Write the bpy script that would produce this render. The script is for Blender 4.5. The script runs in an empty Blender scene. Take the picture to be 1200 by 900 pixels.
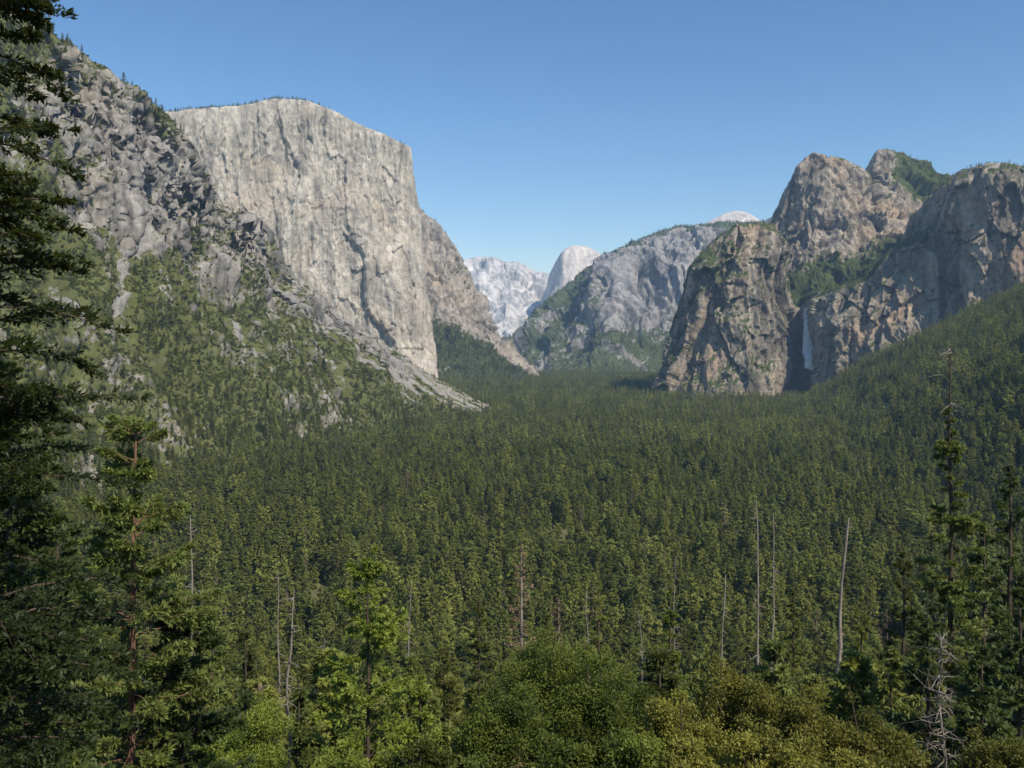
import bpy, math, numpy as np
from mathutils import Vector
D2=bpy.data; SC=bpy.context.scene
CAMZ=200.0
# ------------------------------------------------------------------ image-to-world helper
# image pixel column / row (per 1039) + distance in metres -> world metres
def S(b,e,d): return ((b-600)/1039.0*d, d, CAMZ+(400-e)/1039.0*d)
# ------------------------------------------------------------------ noise
_r=np.random.RandomState(7)
PERM=_r.permutation(256); PERM=np.concatenate([PERM,PERM,PERM])
G=_r.normal(size=(256,3)); G/=np.linalg.norm(G,axis=1)[:,None]
RV=_r.rand(256,3)
def h3(a,b,c): return PERM[PERM[PERM[a&255]+(b&255)]+(c&255)]
def perlin(p):
    pi=np.floor(p).astype(np.int64); f=p-pi; pi&=255
    u=f*f*f*(f*(f*6-15)+10); out=np.zeros(len(p))
    for i in (0,1):
        for j in (0,1):
            for k in (0,1):
                g=G[h3(pi[:,0]+i,pi[:,1]+j,pi[:,2]+k)]
                d=g[:,0]*(f[:,0]-i)+g[:,1]*(f[:,1]-j)+g[:,2]*(f[:,2]-k)
                w=(u[:,0] if i else 1-u[:,0])*(u[:,1] if j else 1-u[:,1])*(u[:,2] if k else 1-u[:,2])
                out+=w*d
    return out*1.6
def facets(p):
    """fractured-rock blocks: each Worley cell is a tilted plane with its own offset"""
    pi=np.floor(p).astype(np.int64);best=np.full(len(p),9e9);val=np.zeros(len(p))
    for i in (-1,0,1):
        for j in (-1,0,1):
            for k in (-1,0,1):
                c=pi+np.array([i,j,k]);h=h3(c[:,0],c[:,1],c[:,2])
                r=p-(c+RV[h]);d=(r*r).sum(1);m=d<best
                best=np.where(m,d,best);v=(G[h]*r).sum(1)*1.1+(RV[(h*7+3)&255][:,0]-.5)*1.2
                val=np.where(m,v,val)
    return val
def fbm(p,o=5,g=.5):
    a=1;s=0;q=p.copy()
    for i in range(o):
        s=s+a*perlin(q+i*17.3); q=q*2.03; a*=g
    return s
def ridged(p,o=4,g=.5):
    a=1;s=0;q=p.copy()
    for i in range(o):
        s=s+a*(1-2*np.abs(perlin(q+i*31.7))); q=q*2.1; a*=g
    return s
def sstep(x,a,b):
    t=np.clip((x-a)/(b-a),0,1); return t*t*(3-2*t)
# ------------------------------------------------------------------ mesh build
def mesh_obj(name,parts,mats,link=True,smooth=False,attrs=None):
    """parts: (verts, faces(N,k), mat index, tint)"""
    V=[];LT=[];LI=[];MI=[];T=[];o=0
    for v,f,m,t in parts:
        v=np.asarray(v,float);f=np.asarray(f,np.int64)
        V.append(v);LI.append((f+o).ravel());LT.append(np.full(len(f),f.shape[1]));MI.append(np.full(len(f),m))
        T.append(np.full(len(v),.5) if t is None else t);o+=len(v)
    V=np.concatenate(V);LI=np.concatenate(LI);LT=np.concatenate(LT);MI=np.concatenate(MI);T=np.concatenate(T)
    me=D2.meshes.new(name)
    me.vertices.add(len(V));me.vertices.foreach_set('co',V.astype(np.float32).ravel())
    me.loops.add(len(LI));me.loops.foreach_set('vertex_index',LI.astype(np.int32))
    me.polygons.add(len(LT));ls=np.concatenate([[0],np.cumsum(LT)[:-1]])
    me.polygons.foreach_set('loop_start',ls.astype(np.int32))
    for m in mats: me.materials.append(m)
    me.polygons.foreach_set('material_index',MI.astype(np.int32))
    if smooth: me.polygons.foreach_set('use_smooth',np.ones(len(LT),bool))
    me.update(calc_edges=True)
    a=me.attributes.new('tint','FLOAT','POINT');a.data.foreach_set('value',T.astype(np.float32))
    if attrs:
        for k,val in attrs.items():
            a=me.attributes.new(k,'FLOAT','POINT');a.data.foreach_set('value',val.astype(np.float32))
    ob=D2.objects.new(name,me)
    if link: SC.collection.objects.link(ob)
    return ob
# ------------------------------------------------------------------ node helpers
class NT:
    def __init__(s,mat):
        mat.use_nodes=True;s.t=mat.node_tree;s.t.nodes.clear()
    def n(s,typ,**kw):
        x=s.t.nodes.new(typ)
        for k,v in kw.items(): setattr(x,k,v)
        return x
    def l(s,a,b): s.t.links.new(a,b)
    def noise(s,vec,scale,detail=6,rough=.6,dist=0):
        x=s.n('ShaderNodeTexNoise');x.inputs['Scale'].default_value=scale;x.inputs['Detail'].default_value=detail
        x.inputs['Roughness'].default_value=rough;x.inputs['Distortion'].default_value=dist
        s.l(vec,x.inputs['Vector']);return x.outputs['Fac']
    def mapping(s,vec,sc,rot=(0,0,0)):
        m=s.n('ShaderNodeMapping');m.inputs['Scale'].default_value=sc;m.inputs['Rotation'].default_value=rot;s.l(vec,m.inputs['Vector']);return m.outputs[0]
    def rng(s,v,a,b,c=0,d=1):
        m=s.n('ShaderNodeMapRange');m.inputs[1].default_value=a;m.inputs[2].default_value=b;m.inputs[3].default_value=c;m.inputs[4].default_value=d
        s.l(v,m.inputs[0]);return m.outputs[0]
    def mix(s,f,a,b,mode='MIX'):
        m=s.n('ShaderNodeMix',data_type='RGBA',blend_type=mode)
        if isinstance(f,(int,float)): m.inputs[0].default_value=f
        else: s.l(f,m.inputs[0])
        for i,c in ((6,a),(7,b)):
            if isinstance(c,tuple): m.inputs[i].default_value=(*c,1)
            else: s.l(c,m.inputs[i])
        return m.outputs[2]
    def math(s,op,a,b):
        m=s.n('ShaderNodeMath',operation=op)
        for i,c in ((0,a),(1,b)):
            if isinstance(c,(int,float)): m.inputs[i].default_value=c
            else: s.l(c,m.inputs[i])
        return m.outputs[0]
def rock_mat(name,light,dark,warm,veg=(.07,.085,.03),k=1.0,streak=1.0,bump=1.0,talus=None,contrast=1.0,patlo=.45):
    m=D2.materials.new(name);t=NT(m)
    tc=t.n('ShaderNodeTexCoord').outputs['Object']
    st=t.mapping(tc,(.014*k,.014*k,.0025*k))
    a=t.noise(st,1,9,.68,1.2)
    b=t.noise(tc,.0035*k,5,.6,.6)
    c=t.noise(tc,.045*k,8,.75,.3)
    d=t.noise(t.mapping(tc,(.05*k,.05*k,.0045*k)),1,6,.65,.8)
    col=t.mix(t.rng(a,.5-.1/contrast,.5+.1/contrast),dark,light)
    col=t.mix(t.rng(b,.48,.68,0,.8),col,warm)
    v=t.rng(c,.3,.7,.55,1.3)
    cm=t.n('ShaderNodeCombineXYZ')
    for i in range(3): t.l(v,cm.inputs[i])
    col=t.mix(1.0,col,cm.outputs[0],'MULTIPLY')
    # water stains come in patches, not everywhere
    pat=t.rng(t.noise(tc,.006*k,4,.6),patlo,patlo+.17)
    sk=t.math('MULTIPLY',t.rng(d,.5,.64,0,.6*streak),pat)
    col=t.mix(sk,col,tuple(x*.42 for x in dark))
    wt=t.n('ShaderNodeAttribute',attribute_name='wet_shade').outputs['Fac']
    col=t.mix(t.math('MULTIPLY',wt,t.rng(a,.35,.6,1,.45)),col,(.07,.056,.043))  # dark brown for wet rock and painted alcove shade
    at=t.n('ShaderNodeAttribute',attribute_name='veg').outputs['Fac']
    vn=t.noise(tc,.06*k,6,.7)
    vf=t.rng(t.math('ADD',at,t.math('MULTIPLY',t.math('SUBTRACT',vn,.5),1.6)),.42,.58)
    vc=t.mix(t.rng(t.noise(tc,.02*k,6,.7),.35,.65),tuple(x*.6 for x in veg),veg)
    col=t.mix(vf,col,vc)
    ta=t.n('ShaderNodeAttribute',attribute_name='talus').outputs['Fac']
    tn=t.rng(t.noise(tc,.12*k,6,.8),.3,.7,.55,1.15)
    cm2=t.n('ShaderNodeCombineXYZ')
    for i in range(3): t.l(tn,cm2.inputs[i])
    tcx=t.mix(1.0,talus or tuple(x*.9 for x in light),cm2.outputs[0],'MULTIPLY')
    col=t.mix(t.rng(t.math('ADD',ta,t.math('MULTIPLY',t.math('SUBTRACT',vn,.5),1.7)),.42,.58),col,tcx)
    bs=t.n('ShaderNodeBsdfPrincipled');bs.inputs['Roughness'].default_value=.9;bs.inputs['Specular IOR Level'].default_value=.15
    t.l(col,bs.inputs['Base Color'])
    bp=t.n('ShaderNodeBump');bp.inputs['Strength'].default_value=.9*bump;bp.inputs['Distance'].default_value=7.0/k
    t.l(t.math('ADD',t.math('ADD',c,t.math('MULTIPLY',d,1.1)),a),bp.inputs['Height']);t.l(bp.outputs[0],bs.inputs['Normal'])
    o=t.n('ShaderNodeOutputMaterial');t.l(bs.outputs[0],o.inputs[0]);return m
def leaf_mat(name,c1,c2,c3,trans=.25,var=.5):
    m=D2.materials.new(name);t=NT(m)
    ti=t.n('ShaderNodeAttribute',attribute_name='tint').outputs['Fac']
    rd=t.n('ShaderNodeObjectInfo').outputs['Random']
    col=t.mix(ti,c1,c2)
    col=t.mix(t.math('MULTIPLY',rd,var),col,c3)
    vv=t.rng(t.math('FRACT',t.math('MULTIPLY',rd,7.31),0),0,1,.55,1.4)
    cm=t.n('ShaderNodeCombineXYZ')
    for i in range(3): t.l(vv,cm.inputs[i])
    col=t.mix(1.0,col,cm.outputs[0],'MULTIPLY')
    df=t.n('ShaderNodeBsdfPrincipled');df.inputs['Roughness'].default_value=.55;df.inputs['Specular IOR Level'].default_value=.3
    t.l(col,df.inputs['Base Color'])
    tr=t.n('ShaderNodeBsdfTranslucent');t.l(t.mix(.4,col,(.27,.28,.035)),tr.inputs[0])
    mx=t.n('ShaderNodeMixShader');mx.inputs[0].default_value=trans
    t.l(df.outputs[0],mx.inputs[1]);t.l(tr.outputs[0],mx.inputs[2])
    o=t.n('ShaderNodeOutputMaterial');t.l(mx.outputs[0],o.inputs[0]);return m
def bark_mat(name,c1,c2,sc=6):
    m=D2.materials.new(name);t=NT(m)
    tc=t.n('ShaderNodeTexCoord').outputs['Object']
    a=t.noise(t.mapping(tc,(sc,sc,sc*.2)),1,6,.7)
    col=t.mix(t.rng(a,.35,.65),c1,c2)
    bs=t.n('ShaderNodeBsdfPrincipled');bs.inputs['Roughness'].default_value=.9;bs.inputs['Specular IOR Level'].default_value=.1
    t.l(col,bs.inputs['Base Color'])
    bp=t.n('ShaderNodeBump');bp.inputs['Distance'].default_value=.05;t.l(a,bp.inputs['Height']);t.l(bp.outputs[0],bs.inputs['Normal'])
    o=t.n('ShaderNodeOutputMaterial');t.l(bs.outputs[0],o.inputs[0]);return m
# ------------------------------------------------------------------ loft (monotone cubic through control rows)
def pchip(A,xk,xq):
    h=np.diff(xk);sh=[-1]+[1]*(A.ndim-1);dl=np.diff(A,axis=0)/h.reshape(sh)
    m=np.zeros_like(A);m[0]=dl[0];m[-1]=dl[-1]
    a,b=dl[:-1],dl[1:];w1=(2*h[1:]+h[:-1]).reshape(sh);w2=(h[1:]+2*h[:-1]).reshape(sh)
    with np.errstate(all='ignore'):
        hm=(w1+w2)/(w1/a+w2/b)
    m[1:-1]=np.where(a*b>0,np.nan_to_num(hm),0)
    i=np.clip(np.searchsorted(xk,xq,side='right')-1,0,len(h)-1);t=((xq-xk[i])/h[i]).reshape(sh);H=h[i].reshape(sh)
    return (2*t**3-3*t**2+1)*A[i]+(t**3-2*t**2+t)*H*m[i]+(-2*t**3+3*t**2)*A[i+1]+(t**3-t**2)*H*m[i+1]
def loft(rows,nu,nv):
    A=np.array(rows,float)            # rows x cols x 3
    cu=np.concatenate([[0],np.cumsum(np.linalg.norm(np.diff(A,axis=1),axis=2).mean(0))])
    cv=np.concatenate([[0],np.cumsum(np.linalg.norm(np.diff(A,axis=0),axis=2).mean(1))])
    qu=np.linspace(0,cu[-1],nu);qv=np.linspace(0,cv[-1],nv)
    B=pchip(A,cv,qv);B=pchip(B.transpose(1,0,2),cu,qu).transpose(1,0,2)
    return B,np.interp(qu,cu,np.arange(len(cu))),np.interp(qv,cv,np.arange(len(cv)))
def normals(P):
    du=np.gradient(P,axis=1);dv=np.gradient(P,axis=0)
    n=np.cross(du,dv);n/=np.linalg.norm(n,axis=2)[:,:,None]+1e-9
    return n
def grid_faces(nv,nu):
    i=np.arange(nv*nu).reshape(nv,nu)
    return np.stack([i[:-1,:-1],i[:-1,1:],i[1:,1:],i[1:,:-1]],-1).reshape(-1,4)
def roughen(P,terms,env=None):
    n=normals(P);q=P.reshape(-1,3);d=np.zeros(len(q))
    wq=q+np.stack([fbm(q*.02,2),fbm(q*.02+40,2),fbm(q*.02+80,2)],-1)*7
    for kind,amp,fx,fz,o in terms:
        if kind=='c':
            d+=amp*facets(wq*np.array([fx,fx,fz])+3.3)
        else:
            pp=q*np.array([fx,fx,fz])
            d+=amp*(fbm(pp,o) if kind=='f' else ridged(pp+5.5,o)-.6)
    d=d.reshape(P.shape[:2])
    if env is not None:d=d*env
    return P+n*d[:,:,None]
def terrain(name,P,mat,veg=None,talus=None,wet_shade=None):
    nv,nu=P.shape[:2]
    z=np.zeros(nv*nu);g=lambda a:z if a is None else a.ravel()
    return mesh_obj(name,[(P.reshape(-1,3),grid_faces(nv,nu),0,None)],[mat],attrs={'veg':g(veg),'talus':g(talus),'wet_shade':g(wet_shade)})
RNG=np.random.RandomState(11)
def scatter(P,mask,n):
    a=P[:-1,:-1];b=P[:-1,1:];c=P[1:,:-1];d=P[1:,1:]
    ar=np.linalg.norm(np.cross(b-a,c-a),axis=2)*(mask[:-1,:-1])
    w=ar.ravel();w=w/w.sum()
    k=RNG.choice(len(w),n,p=w);u=RNG.rand(n,1);v=RNG.rand(n,1)
    A=a.reshape(-1,3)[k];B=b.reshape(-1,3)[k];C=c.reshape(-1,3)[k];E=d.reshape(-1,3)[k]
    return A*(1-u)*(1-v)+B*u*(1-v)+C*(1-u)*v+E*u*v
# ------------------------------------------------------------------ instancer
def instancer(name,pts,sc,coll,nidx,idx=None):
    n=len(pts);me=D2.meshes.new(name);me.vertices.add(n)
    me.vertices.foreach_set('co',np.asarray(pts,np.float32).ravel())
    a=me.attributes.new('isc','FLOAT_VECTOR','POINT');a.data.foreach_set('vector',np.asarray(sc,np.float32).ravel())
    r=np.zeros((n,3));r[:,2]=RNG.rand(n)*6.283;r[:,0]=RNG.normal(size=n)*.03;r[:,1]=RNG.normal(size=n)*.03
    a=me.attributes.new('irot','FLOAT_VECTOR','POINT');a.data.foreach_set('vector',r.astype(np.float32).ravel())
    a=me.attributes.new('idx','INT','POINT');a.data.foreach_set('value',(RNG.randint(0,nidx,n) if idx is None else idx).astype(np.int32))
    ob=D2.objects.new(name,me);SC.collection.objects.link(ob)
    g=D2.node_groups.new(name,'GeometryNodeTree')
    g.interface.new_socket('Geometry',in_out='INPUT',socket_type='NodeSocketGeometry')
    g.interface.new_socket('Geometry',in_out='OUTPUT',socket_type='NodeSocketGeometry')
    N=g.nodes.new;L=g.links.new
    gi=N('NodeGroupInput');go=N('NodeGroupOutput');ip=N('GeometryNodeInstanceOnPoints');ci=N('GeometryNodeCollectionInfo')
    ci.inputs['Collection'].default_value=coll;ci.inputs['Separate Children'].default_value=True;ci.inputs['Reset Children'].default_value=True
    def na(nm,ty):
        x=N('GeometryNodeInputNamedAttribute');x.data_type=ty;x.inputs['Name'].default_value=nm
        return [o for o in x.outputs if o.enabled][0]
    L(gi.outputs[0],ip.inputs['Points']);L(ci.outputs[0],ip.inputs['Instance']);ip.inputs['Pick Instance'].default_value=True
    L(na('idx','INT'),ip.inputs['Instance Index']);L(na('irot','FLOAT_VECTOR'),ip.inputs['Rotation']);L(na('isc','FLOAT_VECTOR'),ip.inputs['Scale'])
    L(ip.outputs[0],go.inputs[0])
    md=ob.modifiers.new('scatter','NODES');md.node_group=g
    return ob
# ------------------------------------------------------------------ plants
def unit(v): return v/(np.linalg.norm(v,axis=-1,keepdims=True)+1e-9)
def kites(P,Dr,L,W,rng,quad=True,flat=.0):
    n=len(P);ref=rng.normal(size=(n,3));ref=ref*(1-flat)+np.array([0,0,1.6])*flat
    s=unit(np.cross(Dr,ref));L=np.broadcast_to(L,(n,))[:,None];W=np.broadcast_to(W,(n,))[:,None]
    if quad:
        V=np.stack([P,P+Dr*L*.45+s*W*.5,P+Dr*L,P+Dr*L*.45-s*W*.5],1).reshape(-1,3);k=4
    else:
        V=np.stack([P-s*W*.5,P+s*W*.5,P+Dr*L],1).reshape(-1,3);k=3
    return V,np.arange(n*k).reshape(n,k)
def tube(pts,rad,sides=6):
    pts=np.asarray(pts,float);rad=np.asarray(rad,float);n=len(pts)
    t=unit(np.gradient(pts,axis=0));ref=np.array([1.,0,0]) if abs(t[0][0])<.8 else np.array([0,1.,0])
    a=unit(np.cross(t,ref));b=np.cross(t,a)
    th=np.arange(sides)/sides*2*np.pi
    V=pts[:,None]+rad[:,None,None]*(np.cos(th)[None,:,None]*a[:,None]+np.sin(th)[None,:,None]*b[:,None])
    i=np.arange(n*sides).reshape(n,sides);j=np.roll(i,-1,axis=1)
    F=np.stack([i[:-1],j[:-1],j[1:],i[1:]],-1).reshape(-1,4)
    return V.reshape(-1,3),F
def conifer(seed,H,base=.15,R=4,nb=120,tw=10,bl=4,L=.5,W=.12,up=.15,droop=.35,s0=.2,quad=True,br=True,
            pw=.8,trunk=None,gap=0,off=(0,0,0),lean=0,ragged=.3,wild=.7,dead_low=0,flat=.6,bare=0):
    rng=np.random.RandomState(seed);off=np.array(off,float)
    parts=[];tr=trunk or H*.011
    zz=np.linspace(0,1,9);bx=np.cumsum(rng.normal(size=9))*H*.0018*zz+lean*zz*H;by=np.cumsum(rng.normal(size=9))*H*.0018*zz
    tp=lambda t:np.stack([np.interp(t,zz,bx),np.interp(t,zz,by),t*H],-1)+off
    v,f=tube(tp(zz),tr*(1.05-zz)**.9+.02,8 if quad else 5);parts.append((v,f,0,None))
    u=(np.arange(nb)+rng.rand(nb))/nb
    if gap: u=u+gap*.5/np.pi/8*np.sin(u*2*np.pi*8+seed)
    t=base+(1-base)*np.clip(u,0,.995)*(1-bare)
    prof=(1-u)**pw*np.minimum(1,.55+u*2.2)+.03
    Lb=R*prof*(1+ragged*rng.normal(size=nb)).clip(.35,1.7)
    az=rng.rand(nb)*2*np.pi
    d=np.stack([np.cos(az),np.sin(az),0*az],-1);z=np.array([0,0,1.])
    upb=up+rng.normal(size=nb)*.12+u*.35
    dr=droop*(1-u*.6)+rng.normal(size=nb)*.05
    def pos(i,s): return tp(t[i])+d[i]*(Lb[i]*s)[...,None]+z*(Lb[i]*(upb[i]*s-dr[i]*s*s))[...,None]
    if br:
        for i in range(nb):
            s=np.linspace(0,.95,4);v,f=tube(pos(np.full(4,i),s),(min(tr*.12,.035)+.006)*(1.1-s)*min(1,Lb[i]/R+.3),3);parts.append((v,f,0,None))
    if dead_low:
        for i in range(dead_low):
            tt=base*rng.uniform(.35,1) if not bare or i%2 else 1-bare*rng.uniform(.0,1);a=rng.rand()*6.28;ll=R*rng.uniform(.2,.6)*(.5 if tt>.8 else 1);q=[tp(np.array([tt]))[0]]
            dd=np.array([np.cos(a),np.sin(a),rng.uniform(-.5,.3)])
            for k in range(4): q.append(q[-1]+dd*ll/4);dd=dd+rng.normal(size=3)*.35
            v,f=tube(q,np.linspace(.05,.012,5),4);parts.append((v,f,2,None))
    i=np.repeat(np.arange(nb),tw*bl);n=len(i)
    s=np.repeat(s0+(1-s0)*rng.rand(nb*tw)**.8,bl)
    sg=np.repeat(rng.choice([-1,1],nb*tw),bl)
    perp=np.stack([-d[i][:,1],d[i][:,0],0*s],-1)
    td=unit(d[i]*.65+perp*sg[:,None]*np.repeat(rng.uniform(.3,1.1,nb*tw),bl)[:,None]+z*np.repeat(rng.normal(size=nb*tw)*.2-.1,bl)[:,None])
    tl=Lb[i]*.42*(1.15-s)*np.repeat(rng.uniform(.4,1,nb*tw),bl)+L*.3
    q=rng.rand(n)
    p=pos(i,s)+td*(tl*q)[:,None]
    bd=unit(td*.7+rng.normal(size=(n,3))*wild*.6+z*.12)
    LL=L*rng.uniform(.6,1.2,n)*(.55+.45*np.minimum(1,Lb[i]/R*2))
    v,f=kites(p,bd,LL,W*(LL/L),rng,quad,flat)
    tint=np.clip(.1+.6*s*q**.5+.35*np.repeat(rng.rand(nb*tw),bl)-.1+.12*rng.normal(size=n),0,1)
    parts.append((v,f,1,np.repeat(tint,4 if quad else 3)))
    return parts
def oak(seed,H,W,leaves=20000,ls=.16,nc=34,off=(0,0,0),quad=True,ch=None):
    """trunk and limbs to H-ch, irregular crown of leaf clusters (width W, height ch) on top"""
    rng=np.random.RandomState(seed);parts=[];off=np.array(off,float);ch=ch or min(H*.85,W*.95)
    zc=H-ch*.55
    c=unit(rng.normal(size=(nc,3)))*(rng.rand(nc,1)**.45)
    r=W*rng.uniform(.06,.15,nc)*(1.15-.4*np.abs(c[:,2]))
    lump=1+.45*perlin(unit(c)*1.9+seed)
    c=c*lump[:,None]*np.array([W*.44,W*.44,ch*.52]);c[:,2]+=zc-.12*ch+rng.normal(size=nc)*.06*ch
    fork=np.array([0,0,max(H*.1,zc-ch*.45)])
    v,f=tube([[0,0,0],fork*.5+np.array([W*.02,0,0]),fork],[W*.045,W*.035,W*.03],7);parts.append((v+off,f,0,None))
    for k in range(nc):
        m=(fork+c[k])/2+rng.normal(size=3)*W*.04
        v,f=tube([fork,m,c[k],c[k]+(c[k]-m)*.3],[W*.018,W*.011,W*.005,W*.002],4);parts.append((v+off,f,0,None))
    k=rng.choice(nc,leaves,p=r**2/np.sum(r**2))
    dd=unit(rng.normal(size=(leaves,3)))
    rr=r[k]*(.25+.95*rng.rand(leaves)**.6)*(1+.7*perlin(dd*1.8+k[:,None]*3.1))
    p=c[k]+dd*rr[:,None]*np.array([1.1,1.1,.75])
    bd=unit(dd*.5+rng.normal(size=(leaves,3))*.8)
    v,f=kites(p,bd,ls*rng.uniform(.6,1.3,leaves),ls*.6,rng,quad,.35)
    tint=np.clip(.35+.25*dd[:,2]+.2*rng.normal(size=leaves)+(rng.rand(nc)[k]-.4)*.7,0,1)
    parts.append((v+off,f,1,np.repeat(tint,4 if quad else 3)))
    return parts
def snag(seed,H,r=.3,lean=0,nb=25,blen=1.6,top=.9):
    rng=np.random.RandomState(seed);zz=np.linspace(0,1,16)
    w=np.cumsum(rng.normal(size=(16,2))*.16,axis=0)
    pts=np.stack([lean*zz*H+w[:,0],w[:,1],zz*H],-1)
    parts=[(*tube(pts,r*(1.08-zz*top)*(1+.12*rng.normal(size=16)),7),0,None)]
    for i in range(nb):
        t=rng.uniform(.3,.99);p=np.array([np.interp(t,zz,pts[:,0]),np.interp(t,zz,pts[:,1]),t*H])
        a=rng.rand()*6.28;ll=blen*rng.uniform(.3,1)*(1.3-t);dd=np.array([np.cos(a),np.sin(a),rng.uniform(-.6,.3)]);q=[p]
        for k in range(4): q.append(q[-1]+dd*ll/4);dd=dd+rng.normal(size=3)*.3
        parts.append((*tube(q,np.linspace(r*.2,r*.05,5),4),0,None))
        for _ in range(3):
            b=q[rng.randint(1,4)];e=b+rng.normal(size=3)*ll*.25;parts.append((*tube([b,(b+e)/2+rng.normal(size=3)*.05,e],[r*.08,r*.06,r*.03],3),0,None))
    return parts
# ------------------------------------------------------------------ materials
M_bark=bark_mat('bark_grey_brown',(.045,.034,.025),(.13,.098,.07))
M_red=bark_mat('bark_red',(.10,.055,.035),(.28,.16,.1),4)
M_dead=bark_mat('dead_wood',(.17,.14,.115),(.38,.33,.275),3)
M_twig=bark_mat('dead_twig',(.16,.135,.11),(.36,.32,.28),3)
M_con=leaf_mat('conifer_needles',(.12,.145,.03),(.31,.345,.07),(.31,.305,.075),.44,.6)
M_condark=leaf_mat('fir_needles',(.026,.044,.013),(.10,.135,.034),(.1,.12,.03),.26,.3)
M_condk2=leaf_mat('fir_needles_dark',(.075,.098,.026),(.22,.26,.06),(.21,.22,.055),.38,.4)
M_light=leaf_mat('young_needles',(.08,.12,.02),(.27,.32,.05),(.23,.26,.04),.42,.3)
M_pine=leaf_mat('pine_needles',(.13,.155,.035),(.36,.375,.085),(.3,.31,.07),.44,.4)
M_npine=leaf_mat('long_pine_needles',(.06,.085,.022),(.2,.24,.055),(.18,.2,.05),.34,.4)
M_brown=leaf_mat('dead_needles',(.12,.085,.05),(.29,.2,.12),(.24,.18,.11),.2,.4)
M_oak=leaf_mat('oak_leaves',(.05,.08,.016),(.19,.235,.035),(.17,.19,.03),.38,.4)
M_oaky=leaf_mat('oak_leaves_yellow',(.085,.092,.018),(.28,.27,.045),(.22,.205,.04),.36,.4)
M_shrub=leaf_mat('shrub_leaves',(.09,.11,.026),(.225,.24,.06),(.2,.195,.06),.3,.6)
M_elcap=rock_mat('granite_pale',(.59,.545,.46),(.355,.325,.275),(.56,.475,.37),streak=1.15,contrast=1.25,patlo=.38)
M_grey=rock_mat('granite_grey',(.42,.38,.33),(.2,.185,.16),(.42,.35,.275),streak=1.0)
M_right=rock_mat('granite_brown',(.42,.365,.29),(.17,.15,.118),(.45,.325,.22),veg=(.085,.11,.034),streak=1.2,contrast=1.3)
M_slope=rock_mat('slope_rock',(.38,.35,.31),(.16,.148,.13),(.33,.29,.23),veg=(.14,.15,.048),k=1.6,streak=.6,bump=.8,talus=(.34,.32,.29))
M_far=rock_mat('granite_far',(.64,.66,.7),(.36,.38,.41),(.62,.61,.63),k=.4,veg=(.11,.14,.12),contrast=1.6)  # blue cast of distance haze put into the rock colours
M_dome=rock_mat('granite_dome',(.68,.66,.64),(.42,.42,.43),(.66,.62,.59),k=.5,streak=.3)
M_mid=rock_mat('granite_mid',(.37,.365,.36),(.17,.17,.175),(.35,.325,.3),k=.7,veg=(.09,.115,.05),contrast=1.2,patlo=.4,streak=1.2)
def ground_mat():
    m=D2.materials.new('forest_floor');t=NT(m);tc=t.n('ShaderNodeTexCoord').outputs['Object']
    a=t.noise(tc,.03,8,.7);b=t.noise(tc,.3,6,.7)
    col=t.mix(t.rng(a,.35,.65),(.08,.09,.028),(.15,.145,.05));col=t.mix(t.rng(b,.5,.75,0,.6),col,(.2,.165,.1))
    bs=t.n('ShaderNodeBsdfPrincipled');bs.inputs['Roughness'].default_value=.95;t.l(col,bs.inputs['Base Color'])
    bp=t.n('ShaderNodeBump');bp.inputs['Distance'].default_value=1;t.l(b,bp.inputs['Height']);t.l(bp.outputs[0],bs.inputs['Normal'])
    o=t.n('ShaderNodeOutputMaterial');t.l(bs.outputs[0],o.inputs[0]);return m
# ------------------------------------------------------------------ ground
def gh(x,y):
    x=np.asarray(x,float);y=np.asarray(y,float)
    h=np.interp(y,[-60,3,20,60,120,250,450,700],[199,198.2,178,150,115,62,15,0])
    xf=np.interp(y,[0,500,1000,1800,2300,2700,3200,3600],[320,380,440,600,700,830,950,1400])
    t=x-xf;rs=np.where(t>0,.5*t*sstep(t,-50,250),0);rs=np.minimum(rs,560)
    h=np.maximum(h,rs*1.0)+np.minimum(h,rs)*.3
    q=np.stack([x.ravel(),y.ravel(),0*x.ravel()],-1)
    n=(fbm(q*.004,3)*9+fbm(q*.03,2)*1.5).reshape(x.shape)
    return h+n*sstep(np.hypot(x,y),20,300)
yy=np.concatenate([-np.geomspace(3000,40,14),np.linspace(-20,700,150),np.linspace(710,4500,230),np.geomspace(4600,26000,40)])
hx=np.concatenate([np.linspace(0,700,70),np.linspace(715,2500,90),np.geomspace(2600,16000,24)]);xx=np.concatenate([-hx[:0:-1],hx])
X,Y=np.meshgrid(xx,yy);GP=np.stack([X,Y,gh(X,Y)],-1)
mesh_obj('ground',[(GP.reshape(-1,3),grid_faces(*X.shape),0,None)],[ground_mat()],smooth=True)
# ------------------------------------------------------------------ left mountain slope
rd=[(-500,-350,1300),(-250,-180,1400),(-80,-40,1500),(30,28,1600),(80,62,1680),(130,98,1750),(180,136,1800),(210,168,1850),(240,213,1900),(262,248,1950),(300,285,2000),(350,333,2060),(400,374,2130),(450,406,2200),(500,438,2280),(560,474,2380),(600,497,2450)]
ft=[(-560,150),(-560,450),(-540,700),(-510,900),(-470,1080),(-430,1250),(-390,1400),(-350,1520),(-310,1640),(-270,1750),(-230,1850),(-190,1950),(-150,2050),(-110,2140),(-70,2220),(-10,2300),(30,2380)]
R_=np.array([S(*r) for r in rd]);F_=np.array([(x,y,-12.) for x,y in ft])
def L_(a,b,fh,fz): 
    o=a+(b-a)*fh;o[:,2]=a[:,2]+(b[:,2]-a[:,2])*fz;return o
rows=[F_,L_(F_,R_,.28,.2),L_(F_,R_,.52,.42),L_(F_,R_,.74,.66),L_(F_,R_,.9,.87),R_,R_+np.array([-60,75,-25.]),R_+np.array([-350,420,-260.])]
P,fu,fv=loft(rows,800,460)
V=np.repeat(fv[:,None],800,1);U=np.repeat(fu[None],460,0)
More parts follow.
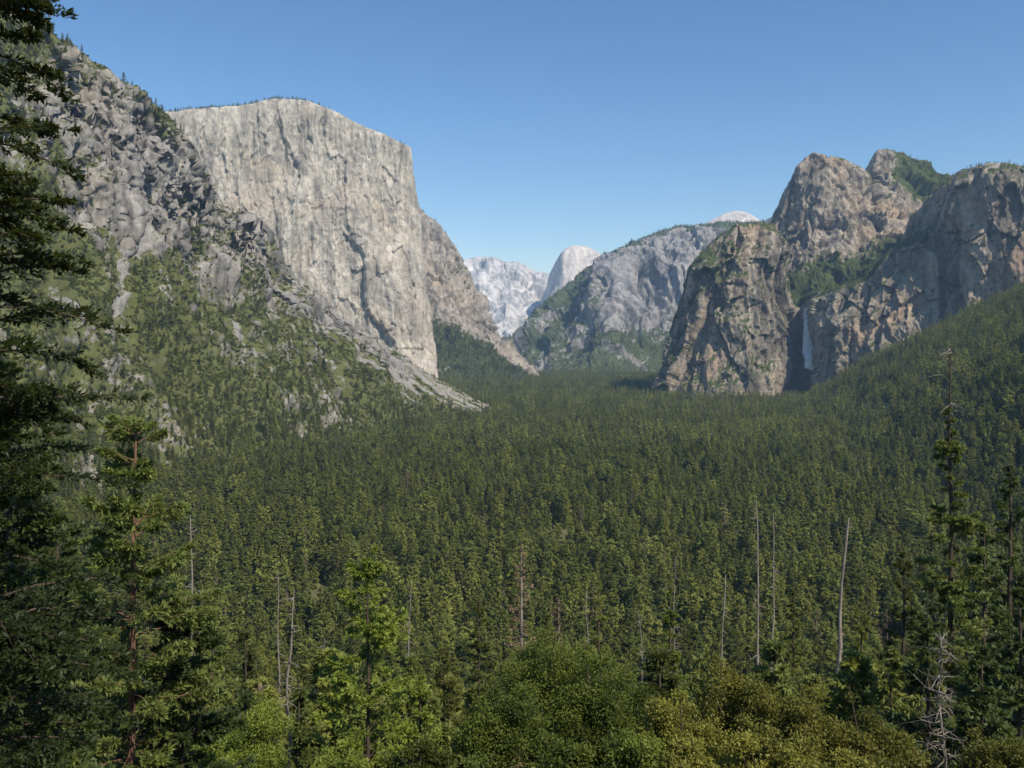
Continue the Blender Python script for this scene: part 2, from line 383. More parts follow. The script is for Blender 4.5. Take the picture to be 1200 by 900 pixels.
env=sstep(V,0,.6)*(1-.5*sstep(V,4,5))*(1-.8*sstep(U,10.5,15))
crag=sstep(V,2,3.4)*sstep(U,2.5,4)*(1-sstep(U,8,10))
ribs=ridged(np.stack([U.ravel()*1.6,V.ravel()*.35,0*U.ravel()],-1),3).reshape(U.shape)-.6
P=roughen(P,[('r',38,.004,.004,4),('f',12,.012,.009,5),('r',3.5,.04,.02,3)],env)
P=P+normals(P)*(ribs*16*sstep(V,.3,1.5)*(1-sstep(V,4.2,5))*(1-.5*sstep(U,11,15)))[:,:,None]
P=roughen(P,[('c',24,.014,.007,1),('c',9,.04,.022,1),('c',4,.09,.05,1)],crag*(1-.5*sstep(V,4.4,5)))
n=normals(P);nz=np.abs(n[:,:,2])
q=P.reshape(-1,3);ns=fbm(q*.006,4).reshape(nz.shape);nf=fbm(q*.03,3).reshape(nz.shape)
rock=sstep(V,1.9,3.2)*sstep(U,2.8,4.2)*(1-.5*sstep(U,8.5,10))*.64*(1-.75*sstep(V+ns*.5,4.1,4.7)*(U<7.2))+.34*(nz<.6)+ns*.5-.05+sstep(ribs,.35,.9)*.28*sstep(V,.8,2)
veg=np.clip(1.0-rock+nf*.2,0,1)
# talus chutes follow the fall line: (U centre at foot, slant, width, v range)
tal=np.zeros_like(V)
for uc,sl,w,v0,v1,st in ((13.9,-.32,.2,.8,5,1),(14.6,-.36,.15,.5,4,.95),(12.9,-.3,.15,1.5,5,.95),(14.2,-.3,.07,.3,2.4,.85),(11.5,-.15,.11,2.0,4.4,.9),(6.6,-.2,.1,.9,2.2,.7),(4.6,.1,.12,1.7,3.2,.7),(4.1,.1,.09,1.2,2.4,.7),(3.4,.0,.09,1.1,2.0,.7),(8.6,-.15,.08,1.8,3.4,.8),(5.6,0,.09,2.4,4.2,.7),(9.8,0,.08,1.2,2.6,.8),(7.4,-.1,.08,2.9,4.6,.75),(13.2,-.25,.08,.6,2.4,.85),(10.7,-.1,.1,2.4,3.9,.85),(12.2,-.2,.08,.9,2.4,.8),(15.1,-.3,.1,.4,3,.8)):
    c=uc+sl*(V-1)+ns*.25+nf*.06
    tal=np.maximum(tal,st*np.exp(-((U-c)/w)**2)*sstep(V,v0,v0+.4)*(1-sstep(V,v1-.4,v1)))
UU=U+.28*V+ns*.2
sn=fbm(np.stack([UU.ravel()*5.5,V.ravel()*.55,0*U.ravel()+9],-1),3).reshape(U.shape)
tal=np.maximum(tal,sstep(sn,.34,.6)*.8*sstep(U,8,10.5)*sstep(V,.5,1.2)*(1-sstep(V,4.4,5)))
tal=np.maximum(tal,sstep(sn,.5,.75)*.6*sstep(U,2,3)*sstep(V,1.0,1.6)*(1-sstep(V,3.4,4.2)))
terrain('mountain_slope',P,M_slope,veg,tal)
P_slope,V_slope,U_slope,veg_s,tal_s=P,V,U,veg,tal
# ------------------------------------------------------------------ granite monolith
top=[(60,150,3250),(140,138,3280),(185,133,3300),(225,130,3330),(265,126,3370),(300,121,3400),(335,117,3440),(370,122,3480),(405,136,3520),(440,153,3560),(468,164,3600),(482,173,3640),(476,184,3760),(462,204,4100)]
rowsE=[]
T_=np.array([S(*t) for t in top])
base=np.array([S(b,448,d) for b,d in [(40,2950),(125,3000),(175,3040),(215,3080),(262,3130),(300,3170),(342,3220),(382,3270),(424,3320),(464,3370),(500,3420),(514,3470),(509,3620),(495,4000)]]);base[:,2]=-15
for k,(f,hf) in enumerate(zip([0,.15,.35,.58,.82,1],[0,.42,.66,.8,.92,1])):
    r=base+(T_-base)*hf;r[:,2]=base[:,2]+(T_[:,2]-base[:,2])*f;rowsE.append(r)
for k in range(1,5):
    for c,dp in ((11,0),(12,-6),(13,-22)):
        bx=[0,509,499,491,486][k]+dp;dd=rowsE[k][c][1];rowsE[k][c]=S(bx,400-(rowsE[k][c][2]-200)*1039/dd,dd)
rowsE+= [T_+np.array([-20,60,8.]),T_+np.array([-60,260,18.]),T_+np.array([-160,900,-60.])]
P,fu,fv=loft(rowsE,680,580)
V=np.repeat(fv[:,None],680,1);U=np.repeat(fu[None],580,0)
env=(.35+.65*sstep(V,0,1))*(1-.75*sstep(V,4.3,5.0))*(1-.6*np.exp(-((U-11)/.7)**2))
P=roughen(P,[('f',60,.0022,.0012,3),('r',12,.008,.0015,4),('f',6,.02,.01,5),('c',13,.007,.002,1),('c',8,.022,.005,1),('c',3.5,.07,.025,1)],env)
nz=np.abs(normals(P)[:,:,2]);q=P.reshape(-1,3);nf=fbm(q*.02,3).reshape(nz.shape);nsE=fbm(q*.006,3).reshape(nz.shape)
veg=np.clip(sstep(nz,.6,.85)*sstep(V,4.9,5.4)*.7+.25*sstep(nz,.45,.7)*(V<4.8)+nf*.1,0,1)
terrain('granite_monolith_cliff',P,M_elcap,veg)
P_el,V_el,nz_el,U_el=P,V,nz,U
# ------------------------------------------------------------------ buttress beyond the prow
tp=[(455,200,4700),(487,240,4700),(508,260,4700),(528,283,4680),(543,308,4650),(556,335,4600),(568,362,4560),(582,388,4500),(600,412,4450),(620,434,4400),(632,446,4350)]
md=[(462,340,4450),(492,330,4450),(512,335,4450),(531,345,4440),(546,358,4420),(559,372,4400),(571,386,4380),(585,402,4360),(602,420,4350),(620,438,4330),(632,448,4300)]
tl=[(480,395,4250),(500,392,4250),(518,393,4250),(536,397,4250),(550,402,4250),(563,408,4250),(576,415,4250),(590,424,4240),(606,434,4230),(622,443,4220),(633,449,4200)]
bs=[(490,455,4000),(508,455,4000),(525,455,4010),(542,455,4020),(556,455,4030),(569,455,4040),(581,455,4050),(595,455,4060),(610,455,4070),(624,455,4080),(634,455,4090)]
t0=np.array([S(*a) for a in tp])
P,fu,fv=loft([[S(*a) for a in bs],[S(*a) for a in tl],[S(*a) for a in md],t0,t0+np.array([0,80,-10.]),t0+np.array([0,700,-60.])],380,400)
V=np.repeat(fv[:,None],380,1);U=np.repeat(fu[None],400,0)
P=roughen(P,[('r',26,.005,.003,4),('f',10,.015,.008,5),('c',24,.008,.004,1),('c',9,.025,.012,1)],(.25+.75*sstep(V,0,1.5))*(1-.6*sstep(V,2.7,3)))
nz=np.abs(normals(P)[:,:,2]);q=P.reshape(-1,3);ns=fbm(q*.008,4).reshape(nz.shape)
veg=np.clip((1-sstep(V,.9,1.5))*1.0+.3*sstep(nz,.5,.75)+ns*.3,0,1)
tal=np.clip(np.exp(-((V-1.45)/.3)**2)*.8*sstep(U,2,4)+ns*.5-.1,0,1)*(V<2)
terrain('granite_buttress_cliff',P,M_grey,veg,tal)
P_bt,veg_bt,V_bt=P,veg*(1-tal),V
# ------------------------------------------------------------------ right massif with the waterfall alcove
rim=[(774,470,3150),(783,448,3100),(786,415,3080),(794,378,3060),(805,342,3040),(817,308,3020),(831,288,3000),(846,276,2990),(864,266,2980),(886,264,2985),(902,268,3000),(914,292,3020),(922,332,3040),(930,360,3080),(938,362,3090),(947,357,3060),(957,348,2960),(975,340,2900),(1000,334,2860),(1020,326,2830),(1045,299,2790),(1072,281,2750),(1098,266,2720),(1114,238,2690),(1130,204,2660),(1160,197,2620),(1200,197,2560),(1270,200,2460),(1400,215,2350)]
Rm=np.array([S(*a) for a in rim])
bp_=[(770,3020),(780,2970),(785,2940),(794,2920),(805,2900),(819,2880),(833,2860),(848,2850),(864,2840),(880,2840),(893,2850),(904,2880),(914,2960),(924,3040),(936,3060),(948,3020),(962,2880),(980,2790),(1004,2740),(1026,2700),(1050,2660),(1075,2620),(1100,2580),(1120,2550),(1140,2520),(1170,2480),(1210,2420),(1290,2330),(1420,2220)]
Bs=np.array([((b-600)/1039*d,d,-20.) for b,d in bp_])
rows=[]
for f,hf in ((0,0),(.22,.3),(.45,.55),(.7,.76),(.9,.9),(1,1)):
    r=Bs+(Rm-Bs)*hf;r[:,2]=Bs[:,2]+(Rm[:,2]-Bs[:,2])*f;rows.append(r)
rows+=[Rm+np.array([15,60,6.]),Rm+np.array([40,220,0.]),Rm+np.array([90,520,-60.])]
P,fu,fv=loft(rows,900,520)
V=np.repeat(fv[:,None],900,1);U=np.repeat(fu[None],520,0)
fallm=np.exp(-((U-14)/1.2)**2)
env=(.35+.65*sstep(V,0,1))*(1-.65*sstep(V,4.4,5.0))*(1-.75*fallm)
P=roughen(P,[('r',30,.0042,.0022,4),('f',10,.012,.006,5),('c',28,.006,.0026,1),('c',15,.018,.007,1),('c',6,.05,.02,1),('f',2,.09,.06,2)],env)
nz=np.abs(normals(P)[:,:,2]);q=P.reshape(-1,3);ns=fbm(q*.007,4).reshape(nz.shape);nf=fbm(q*.03,3).reshape(nz.shape)
left=1-sstep(U,11,13)
veg=np.clip(sstep(V,5.1,5.6)*(.25+.6*(U<20))+sstep(nz,.36,.6)*(.5+.35*left)+ns*.48*(.5+left*.6)+nf*.14+.05,0,1)
wet_shade=np.clip(np.exp(-((U-12.6-.3*ns)/1.2)**2)*1.2+np.exp(-((U-14.3)/.9)**2)*.9,0,1)*sstep(V,0,.6)*(1-sstep(V,4.0,5.0))  # wet rock by the fall plus alcove shade, both darkened in the colour
terrain('waterfall_cliff',P,M_right,veg*(1-.6*wet_shade),None,wet_shade)
P_rt,veg_rt=P,veg
# waterfall : thin braided sheets of water in front of the actual rock face
px=P[:,:,0]/P[:,:,1]*1039+600;sel=(np.abs(px-935.5)<9)&(V<5.02)
zs=P[:,:,2][sel];ys=P[:,:,1][sel]
ztop=S(0,363,3070)[2];zb=np.linspace(ztop-215,ztop+6,24);yf=np.array([ys[np.abs(zs-z)<9].min() if (np.abs(zs-z)<9).any() else np.nan for z in zb])
ok=~np.isnan(yf);yf=np.interp(zb,zb[ok],yf[ok]);yf=np.minimum.accumulate(yf[::-1])[::-1]
def waterfall():
    rng=np.random.RandomState(3);parts=[];xl=(935.5-600)/1039*3065
    for k in range(70):
        t=np.linspace(rng.uniform(0,.1),rng.uniform(.88,1),30);w=(3.0+5.4*t**.8)*rng.uniform(.35,1)
        cx=rng.normal()*3.2*(1+t*1.8)+np.cumsum(rng.normal(size=30))*.2
        z=ztop+6-210*t;y=np.interp(z,zb,yf)-6-rng.rand()*7
        a=np.stack([xl+cx-w,y,z],-1);b=np.stack([xl+cx+w,y+1,z],-1)
        v=np.stack([a,b],1).reshape(-1,3);i=np.arange(29)*2
        parts.append((v,np.stack([i,i+1,i+3,i+2],-1),0,None))
    m=D2.materials.new('falling_water');t=NT(m)
    tc=t.n('ShaderNodeTexCoord').outputs['Object'];a=t.noise(t.mapping(tc,(.5,.5,.03)),1,5,.7)
    b=t.n('ShaderNodeBsdfPrincipled');b.inputs['Base Color'].default_value=(.95,.96,.97,1);b.inputs['Roughness'].default_value=.6
    t.l(t.rng(a,.34,.52,.15,1),b.inputs['Alpha']);o=t.n('ShaderNodeOutputMaterial');t.l(b.outputs[0],o.inputs[0])
    mesh_obj('waterfall',parts,[m])
waterfall()
# ------------------------------------------------------------------ peaks behind
tp=[(870,330,3500),(895,290,3500),(908,262,3500),(918,234,3500),(928,210,3500),(941,190,3500),(958,179,3500),(985,185,3510),(1008,196,3530),(1024,205,3560),(1028,182,3600),(1040,176,3620),(1060,182,3620),(1090,196,3620),(1122,210,3600),(1170,232,3560),(1240,260,3500)]
bb=[(870,392,3250),(888,385,3250),(900,375,3240),(912,362,3230),(926,350,3220),(942,340,3210),(962,330,3200),(988,325,3190),(1012,325,3180),(1030,322,3160),(1045,318,3150),(1060,315,3140),(1080,312,3130),(1105,310,3110),(1135,310,3090),(1180,312,3060),(1250,315,3000)]
T_=np.array([S(*a) for a in tp]);B_=np.array([S(*a) for a in bb]);low=B_+np.array([-10,-220,-260.])
rows=[low,B_]
for f,hf in ((.3,.35),(.62,.68),(.88,.92),(1,1)):
    r=B_+(T_-B_)*hf;r[:,2]=B_[:,2]+(T_[:,2]-B_[:,2])*f;rows.append(r)
rows+=[T_+np.array([10,60,-12.]),T_+np.array([60,500,-160.])]
P,fu,fv=loft(rows,560,400)
V=np.repeat(fv[:,None],560,1);U=np.repeat(fu[None],400,0)
P=roughen(P,[('r',24,.005,.003,4),('f',9,.014,.008,5),('c',28,.007,.0035,1),('c',14,.02,.009,1),('c',6,.05,.025,1)],(1-.6*sstep(V,4.4,5)))
nz=np.abs(normals(P)[:,:,2]);q=P.reshape(-1,3);ns=fbm(q*.008,4).reshape(nz.shape)
veg=np.clip((1-sstep(V,1.0,2.2))*.9+.35*sstep(nz,.45,.75)+sstep(U,10.4,12)*sstep(V,2.4,3.4)*.65+ns*.45,0,1)
terrain('granite_peak',P,M_right,veg);P_pk,veg_pk=P,veg
# ------------------------------------------------------------------ forested ridge 6 km up the valley
tp=[(580,432,6200),(600,408,6200),(614,388,6250),(630,366,6300),(646,350,6350),(668,335,6400),(692,317,6450),(715,300,6500),(742,285,6500),(770,274,6500),(800,268,6500),(830,264,6500),(862,261,6500),(890,262,6500),(918,258,6500),(960,250,6500)]
m2=[(582,436,5800),(604,420,5800),(622,404,5850),(642,388,5900),(662,374,5950),(684,356,5950),(703,338,5950),(720,322,5900),(744,308,6050),(772,299,6100),(802,293,6100),(832,289,6100),(864,286,6100),(892,284,6100),(920,282,6100),(962,280,6100)]
m1=[(588,440,5400),(610,436,5400),(630,428,5420),(652,416,5450),(676,408,5450),(700,398,5450),(712,394,5450),(722,392,5500),(748,386,5700),(776,380,5750),(806,378,5750),(836,375,5750),(868,372,5750),(896,370,5750),(924,370,5750),(966,368,5750)]
b=[(590,447,4900),(614,447,4850),(636,447,4830),(660,447,4800),(684,447,4800),(706,447,4800),(720,447,4850),(734,447,4900),(756,447,4950),(780,447,5000),(810,447,5000),(840,447,5000),(872,447,5000),(900,447,5000),(930,447,5000),(970,447,5000)]
t0=np.array([S(*a) for a in tp])
P,fu,fv=loft([[S(*a) for a in b],[S(*a) for a in m1],[S(*a) for a in m2],t0,t0+np.array([0,100,-10.]),t0+np.array([0,900,-100.])],560,360)
V=np.repeat(fv[:,None],560,1);U=np.repeat(fu[None],360,0)
P=roughen(P,[('r',85,.0024,.0009,4),('f',20,.006,.004,5),('c',65,.0036,.0012,1),('c',22,.012,.0035,1)],(.15+.85*sstep(V,0,1.3))*(1-.85*sstep(V,2.4,2.95)))
nz=np.abs(normals(P)[:,:,2]);q=P.reshape(-1,3);ns=fbm(q*.003,4).reshape(nz.shape)
cl=sstep(U+ns*1.2,5.2,6.8)*sstep(V,.8,1.2)*(1-sstep(V+ns*.4,2.35,2.75))
veg=np.clip(.85-.85*cl-.3*(nz<.5)+ns*.6+.2*sstep(nz,.6,.8),0,1)
tal=np.clip(ns*1.2-.55,0,1)*(V<1.4)*(V>.6)
terrain('valley_ridge',P,M_mid,veg,tal);P_rg,veg_rg,V_rg=P,veg,V
# ------------------------------------------------------------------ high country
def far(name,tp,dback,bd,be,mat,nu,nv,terms,vegf=0.0,ex=1.6):
    t0=np.array([S(*a) for a in tp])
    b0=np.array([S(a[0],be,bd) for a in tp]);mid=b0+(t0-b0)*.6;mid[:,2]=b0[:,2]+(t0[:,2]-b0[:,2])*.5
    P,fu,fv=loft([b0,mid,t0,t0+np.array([0,dback*.1,-dback*.01]),t0+np.array([0,dback,-dback*.3])],nu,nv)
    V=np.repeat(fv[:,None],nu,1)
    P=roughen(P,terms,(1-.85*sstep(V,ex,1.97)))
    q=P.reshape(-1,3);ns=fbm(q*.0015,4).reshape(V.shape)
    terrain(name,P,mat,np.clip(vegf*(1.5-V*.6)+ns*.5*vegf*2,0,1));return P
far('granite_high_country',[(440,350,11500),(490,335,11500),(520,324,11500),(545,310,11500),(560,303,11500),(575,302,11500),(592,308,11500),(610,309,11500),(630,316,11500),(648,319,11500),(670,322,11500),(700,322,11500),(740,328,11500),(790,333,11500)],1500,9300,430,M_far,320,220,
    [('r',150,.0012,.0008,4),('f',50,.004,.003,5),('c',80,.003,.002,1)],.22)
# the half dome: a sheer north-west face (turned away to the left) and a smooth rounded back
hd=[(634,352,10350),(640,338,10300),(644,322,10250),(649,311,10150),(654,302,10050),(661,293,9950),(671,288,9950),(683,288,10020),(694,292,10100),(704,298,10150),(714,307,10200),(726,322,10250),(748,345,10300)]
far('half_dome_peak',hd,500,9500,376,M_dome,220,160,[('r',14,.003,.0015,3),('f',6,.01,.006,4)],0)
far('granite_dome_summit',[(815,268,8600),(830,260,8600),(842,254,8600),(852,249,8600),(863,247,8600),(874,249,8600),(884,254,8600),(896,261,8600),(915,268,8600)],500,8000,300,M_dome,160,100,[('f',14,.006,.004,4)],0)
# ------------------------------------------------------------------ tree prototypes (kept in unlinked collections, instanced)
def proto(cname,lst):
    c=D2.collections.new(cname)
    for nm,parts,mats in lst: c.objects.link(mesh_obj(nm,parts,mats,link=False))
    return c,len(lst)
near=[]
for k in range(7):
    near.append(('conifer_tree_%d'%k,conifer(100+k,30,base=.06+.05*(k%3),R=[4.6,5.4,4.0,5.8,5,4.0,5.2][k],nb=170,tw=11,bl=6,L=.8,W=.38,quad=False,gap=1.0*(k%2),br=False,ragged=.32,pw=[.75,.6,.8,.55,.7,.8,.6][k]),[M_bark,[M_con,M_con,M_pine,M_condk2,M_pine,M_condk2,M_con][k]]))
near.append(('dead_conifer_tree_9',conifer(120,27,base=.2,R=2.8,nb=80,tw=6,bl=3,L=.7,W=.2,quad=False,br=True,ragged=.5),[M_dead,M_brown]))
C_near,n_near=proto('conifer_near',near)
midl=[]
for k in range(6):
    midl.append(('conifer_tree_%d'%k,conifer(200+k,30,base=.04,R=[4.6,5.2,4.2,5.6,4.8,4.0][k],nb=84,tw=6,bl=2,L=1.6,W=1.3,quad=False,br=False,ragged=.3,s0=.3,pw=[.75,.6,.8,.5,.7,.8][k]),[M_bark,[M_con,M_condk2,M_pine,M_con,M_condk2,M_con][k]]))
midl.append(('dead_conifer_tree_9',conifer(220,28,base=.15,R=3,nb=60,tw=4,bl=2,L=1.2,W=.5,quad=False,br=False,ragged=.4),[M_dead,M_brown]))
C_mid,n_mid=proto('conifer_mid',midl)
farl=[]
for k in range(6):
    ps=[];rg=np.random.RandomState(300+k)
    for j in range(5):
        a=rg.rand()*6.28;r=17*math.sqrt(rg.rand());ps+=conifer(310+k*10+j,30*rg.uniform(.5,1.4),base=.05,R=5*rg.uniform(.8,1.2),nb=34,tw=3,bl=2,L=2.6,W=2.3,quad=False,br=False,off=(r*math.cos(a),r*math.sin(a),-1),ragged=.3,s0=.35)
    farl.append(('conifer_grove',ps,[M_bark,[M_con,M_condk2,M_pine][k%3]]))
C_far,n_far=proto('conifer_grove',farl)
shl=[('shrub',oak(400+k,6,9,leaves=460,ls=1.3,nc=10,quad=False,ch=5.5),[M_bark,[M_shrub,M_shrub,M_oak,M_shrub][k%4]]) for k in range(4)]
C_sh,n_sh=proto('shrub_plants',shl)
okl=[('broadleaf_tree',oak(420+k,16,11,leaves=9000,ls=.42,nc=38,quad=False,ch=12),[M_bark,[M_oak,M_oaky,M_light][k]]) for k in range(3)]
C_ok,n_ok=proto('broadleaf_trees',okl)
# ------------------------------------------------------------------ valley forest
def sc3(n,lo,hi,pw=1.0):
    s=lo+(hi-lo)*RNG.rand(n)**pw;w=s*RNG.uniform(.85,1.2,n);return np.stack([w,w,s],-1)
def midx(n,p=.02):
    i=RNG.randint(0,n_mid-1,n);i[RNG.rand(n)<p]=n_mid-1;return i
def wedge(n,y0,y1,m=.76):
    y=np.sqrt(RNG.rand(n)*(y1*y1-y0*y0)+y0*y0);x=(RNG.rand(n)*2-1)*m*y;return x,y
def keep_floor(x,y):
    fx=np.interp(y,[f[1] for f in ft],[f[0] for f in ft],right=3000)
    k=(x>fx-30)|(y>2380)
    k&=~((y>2400)&(x<np.interp(y,[2400,3000,3400],[-1500,-1300,-500])-0))
    k&=~((y>2300)&(x>np.interp(y,[2300,2600,3000,3600,5000],[1700,1150,560,900,1400])))
    return k
def dens(x,y,f=.006): 
    return fbm(np.stack([x,y,0*x],-1)*f,3)
x,y=wedge(9000,75,450);k=keep_floor(x,y)&(dens(x,y,.012)>-.5);x,y=x[k],y[k]
z=gh(x,y);s=sc3(len(x),.5,1.35)
lim=np.interp(y,[75,150,300,450],[715,668,600,560])+RNG.normal(size=len(x))*40
hmax=(CAMZ-(lim-400)/1039*y)-z
s=s*np.minimum(1,(hmax/30)/s[:,2])[:,None];k=s[:,2]>.3
x,y,z,s=x[k],y[k],z[k],s[k]
k=RNG.rand(len(x))<.4
ix=RNG.randint(0,n_near-1,k.sum());ix[RNG.rand(len(ix))<.05]=n_near-1
instancer('conifer_forest',np.stack([x,y,z-.5],-1)[k],s[k],C_near,n_near,ix)
k2=(~k)&(RNG.rand(len(x))<.12)
instancer('broadleaf_grove',np.stack([x,y,z-.3],-1)[k2],s[k2].copy(),C_ok,n_ok)
x,y=wedge(23500,440,1500);k=keep_floor(x,y)&(dens(x,y,.01)>-.55);x,y=x[k],y[k]
s=sc3(len(x),.35,1.3);s[RNG.rand(len(x))<.08]*=1.3
instancer('valley_conifer_forest',np.stack([x,y,gh(x,y)-.5],-1),s,C_mid,n_mid,midx(len(x),.03))
x,y=wedge(36000,1450,5000,.72);k=keep_floor(x,y)&(dens(x,y,.004)>-.9);x,y=x[k],y[k]
instancer('distant_conifer_forest',np.stack([x,y,gh(x,y)-.5],-1),sc3(len(x),.6,1.3),C_far,n_far)
ms=np.clip(veg_s*1.3-tal_s*2.4-.3,0,1)*(V_slope<5.3)*(U_slope>.8)
p=scatter(P_slope,ms,46000);p[:,2]-=1
instancer('slope_shrubs',p,sc3(len(p),.3,.95,1.6),C_sh,n_sh)
mt=np.clip(veg_s-tal_s*2.4-.1,0,1)*(np.exp(-V_slope*2.2)+.035+.05*(V_slope>4.3)*(U_slope<8))*(U_slope>.8)*(V_slope<5.4)
p=scatter(P_slope,mt,6000);p[:,2]-=1
instancer('slope_conifers',p,sc3(len(p),.22,.75,1.4),C_mid,n_mid,midx(len(p)))
pts=[];scs=[]
for Pm,mk,nn,hi in ((P_el,np.clip(nsE+.35,0,1)*(V_el>4.95)*1.0*(V_el<6.6)*(1-.8*(U_el>7)),900,.55),(P_bt,veg_bt**2*(V_bt<3.2)+.02,2200,.8),(P_rt,veg_rt**2+.01,4600,.55),(P_pk,veg_pk**2+.01,3600,.55),(P_rg,veg_rg**2+.02,12000,.8)):
    p=scatter(Pm,np.clip(mk,0,1),nn);p[:,2]-=1;pts.append(p);scs.append(sc3(nn,.2,hi,1.4))
instancer('cliff_conifers',np.concatenate(pts),np.concatenate(scs),C_mid,n_mid,midx(sum(map(len,pts)),0))
# ------------------------------------------------------------------ individually modelled foreground trees
def place(name,parts,mats,b,d,dz=0,rot=0):
    x=(b-600)/1039*d;ob=mesh_obj(name,parts,mats);ob.location=(x,d,float(gh(np.array([x]),np.array([d]))[0])-.3+dz);ob.rotation_euler[2]=rot;return ob
def HT(b,e,d):
    x=(b-600)/1039*d;return CAMZ+(400-e)/1039*d-float(gh(np.array([x]),np.array([d]))[0])+.3
place('fir_tree',conifer(1,46,base=.1,R=3.1,nb=400,tw=30,bl=16,L=.19,W=.07,up=.05,droop=.45,s0=.08,pw=.5,gap=1,ragged=.3),[M_bark,M_condark],-24,22)
place('fir_tree',conifer(2,HT(25,425,30),base=.1,R=4.0,nb=240,tw=26,bl=15,L=.27,W=.1,up=.1,droop=.35,pw=.7,ragged=.3,s0=.1),[M_bark,M_condark],16,30)
place('fir_tree',conifer(3,HT(205,700,40),base=.1,R=4.0,nb=180,tw=22,bl=13,L=.34,W=.13,pw=.6,s0=.1),[M_bark,M_condark],212,40)
place('fir_tree',conifer(4,HT(75,600,46),base=.1,R=4.4,nb=200,tw=22,bl=13,L=.34,W=.13,pw=.6,s0=.1),[M_bark,M_condark],70,46)
place('pine_tree',conifer(5,HT(160,495,38),base=.5,R=2.9,nb=110,tw=26,bl=16,L=.3,W=.085,up=.3,droop=.2,s0=.3,pw=.4,gap=1,ragged=.35,lean=.012,dead_low=44,trunk=.3),[M_red,M_npine,M_twig],146,38)
place('pine_tree',conifer(6,HT(430,645,60),base=.1,R=4.3,nb=170,tw=18,bl=15,L=.4,W=.14,up=.3,droop=.3,s0=.2,pw=.55,gap=1,ragged=.35,dead_low=10,trunk=.24),[M_bark,M_light,M_twig],432,60)
place('pine_tree',conifer(7,HT(1113,405,75),base=.1,R=6,nb=250,tw=19,bl=13,L=.46,W=.17,up=.1,droop=.3,s0=.25,pw=1.0,gap=1,ragged=.5,dead_low=34,trunk=.4,bare=.1),[M_bark,M_npine,M_twig],1113,75)
for i,(b,e,d,R,m) in enumerate([(1185,545,85,5.4,M_condark),(1060,640,105,4.8,M_condk2),(1150,620,80,5.2,M_condark),(1010,700,120,4.6,M_pine),(20,690,60,4.4,M_condark),(290,740,90,4.6,M_npine),(520,760,95,4.6,M_con),(560,700,140,4.8,M_pine),(700,680,150,4.8,M_con),(785,690,130,3.6,M_light),(930,690,140,4.6,M_pine),(1195,690,62,4.8,M_condark),(490,790,75,3.6,M_light),(385,760,110,4.4,M_con),(250,700,100,4.4,M_condk2),(1090,700,68,4.6,M_condark),(1150,760,58,4.4,M_condark),(640,720,110,4.6,M_condk2),(1045,760,75,4.4,M_condk2),(350,800,75,4.2,M_condk2)]):
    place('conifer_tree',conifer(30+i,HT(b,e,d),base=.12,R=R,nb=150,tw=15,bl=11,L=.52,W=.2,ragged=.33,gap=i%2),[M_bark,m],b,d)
for i,(b,e,d,R) in enumerate([(612,640,130,3.6),(655,700,120,3),(600,790,80,2.4)]):
    place('dead_conifer_tree',conifer(60+i,HT(b,e,d),base=.3,R=R,nb=110,tw=10,bl=7,L=.5,W=.17,ragged=.5),[M_dead,M_brown],b,d)
for i,(b,e,d,W,m) in enumerate([(640,728,62,8,M_oak),(705,760,58,7,M_oak),(590,790,54,6,M_oak),(855,768,52,6.5,M_oaky),(945,788,50,6,M_oaky),(795,800,48,5,M_oaky),(1020,820,48,5.5,M_oaky),(1175,850,46,5,M_oaky),(300,812,62,6,M_light),(745,835,46,5,M_oak),(900,835,44,5,M_oaky),(490,865,50,4.5,M_oak),(660,850,44,4.5,M_oak),(820,865,42,4.5,M_oaky),(985,868,42,4.5,M_oaky),(230,850,46,5,M_oak),(400,870,50,5,M_light),(570,880,46,4.5,M_oak)]):
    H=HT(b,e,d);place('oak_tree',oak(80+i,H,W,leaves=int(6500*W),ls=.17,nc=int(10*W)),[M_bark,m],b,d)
for i,(b,e,d,r,ln,nb,bl) in enumerate([(967,608,88,.46,.045,14,1.6),(893,588,150,.42,.004,44,3),(906,602,155,.36,-.006,40,2.8),(236,604,110,.34,-.006,48,3),(338,690,70,.25,.012,38,2),(843,672,120,.34,.012,26,2.2),(485,684,110,.26,-.01,44,2.2),(785,650,135,.24,0,60,3),(370,750,90,.2,.01,76,2.6),(1112,742,50,.17,0,190,3.6),(680,690,140,.26,.01,50,2.6),(325,670,125,.26,-.01,44,2.4),(755,720,110,.2,.0,60,2.6)]):
    H=HT(b,e,d);place('dead_tree',snag(140+i,H,r,ln,nb,bl),[M_dead],b,d)
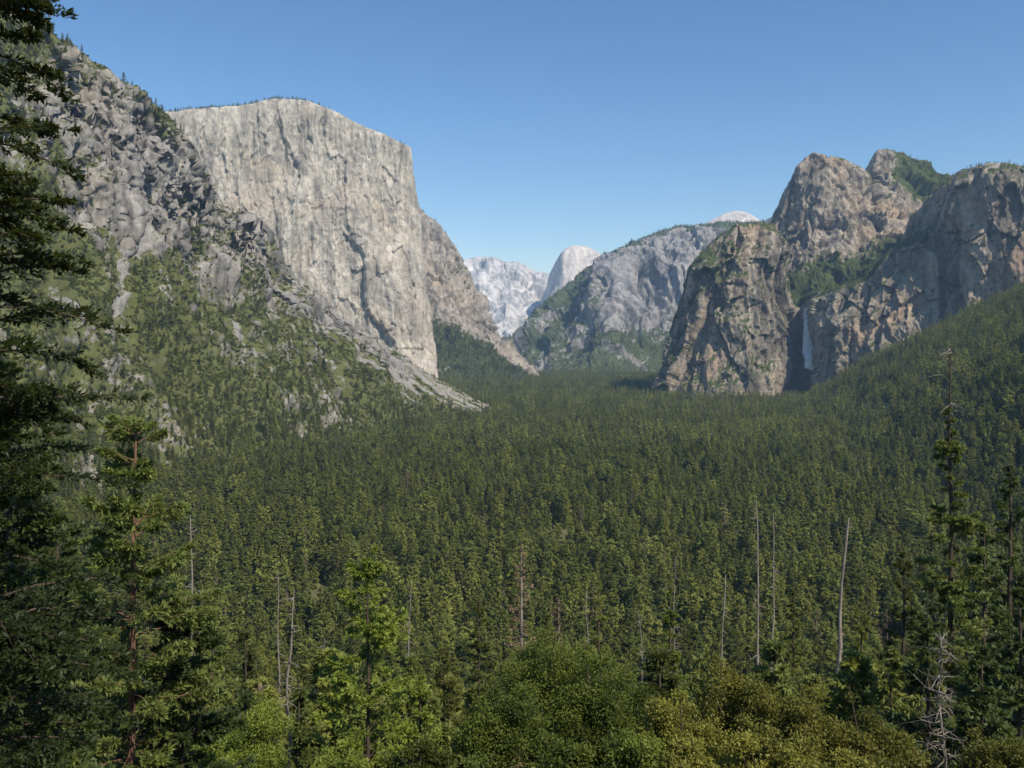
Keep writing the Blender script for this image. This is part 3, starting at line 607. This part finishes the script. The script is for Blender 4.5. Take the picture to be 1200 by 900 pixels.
# ------------------------------------------------------------------ haze (real air volume), sun, sky, camera
bx=[(-14000,-1500,-60),(14000,-1500,-60),(14000,24000,-60),(-14000,24000,-60),(-14000,-1500,1500),(14000,-1500,1500),(14000,24000,1500),(-14000,24000,1500)]
hz=D2.materials.new('air_haze');t=NT(hz);vs=t.n('ShaderNodeVolumeScatter');vs.inputs['Color'].default_value=(.42,.67,1,1);vs.inputs['Density'].default_value=4.3e-5
o=t.n('ShaderNodeOutputMaterial');t.l(vs.outputs[0],o.inputs['Volume'])
mesh_obj('sky_haze',[(bx,[[0,3,2,1],[4,5,6,7],[0,1,5,4],[1,2,6,5],[2,3,7,6],[3,0,4,7]],0,None)],[hz])
az=math.radians(137);el=math.radians(48)
sd=Vector((math.sin(az)*math.cos(el),math.cos(az)*math.cos(el),math.sin(el)))
sl=D2.lights.new('sun','SUN');sl.energy=5;sl.angle=math.radians(.5);sl.color=(1,.945,.85)
so=D2.objects.new('sun',sl);so.rotation_euler=sd.to_track_quat('Z','Y').to_euler();so.location=(0,0,500);SC.collection.objects.link(so)
w=D2.worlds.new('World');SC.world=w;w.use_nodes=True;nt=w.node_tree
bg=nt.nodes['Background'];sk=nt.nodes.new('ShaderNodeTexSky');sk.sky_type='NISHITA';sk.sun_disc=False;sk.sun_elevation=el;sk.sun_rotation=az;sk.altitude=1400;sk.air_density=1.0;sk.dust_density=.12;sk.ozone_density=2.6
hs=nt.nodes.new('ShaderNodeHueSaturation');hs.inputs['Saturation'].default_value=1.18
nt.links.new(sk.outputs[0],hs.inputs['Color']);nt.links.new(hs.outputs[0],bg.inputs[0]);bg.inputs[1].default_value=.15
cm=D2.cameras.new('camera');cm.sensor_width=36;cm.lens=36*1039/1200;cm.shift_y=-50/1200;cm.clip_start=.5;cm.clip_end=60000
co=D2.objects.new('camera',cm);co.location=(0,0,CAMZ);co.rotation_euler=(math.radians(90),0,0);SC.collection.objects.link(co);SC.camera=co
SC.view_settings.view_transform='Standard';SC.view_settings.look='None';SC.view_settings.exposure=0
print('done')
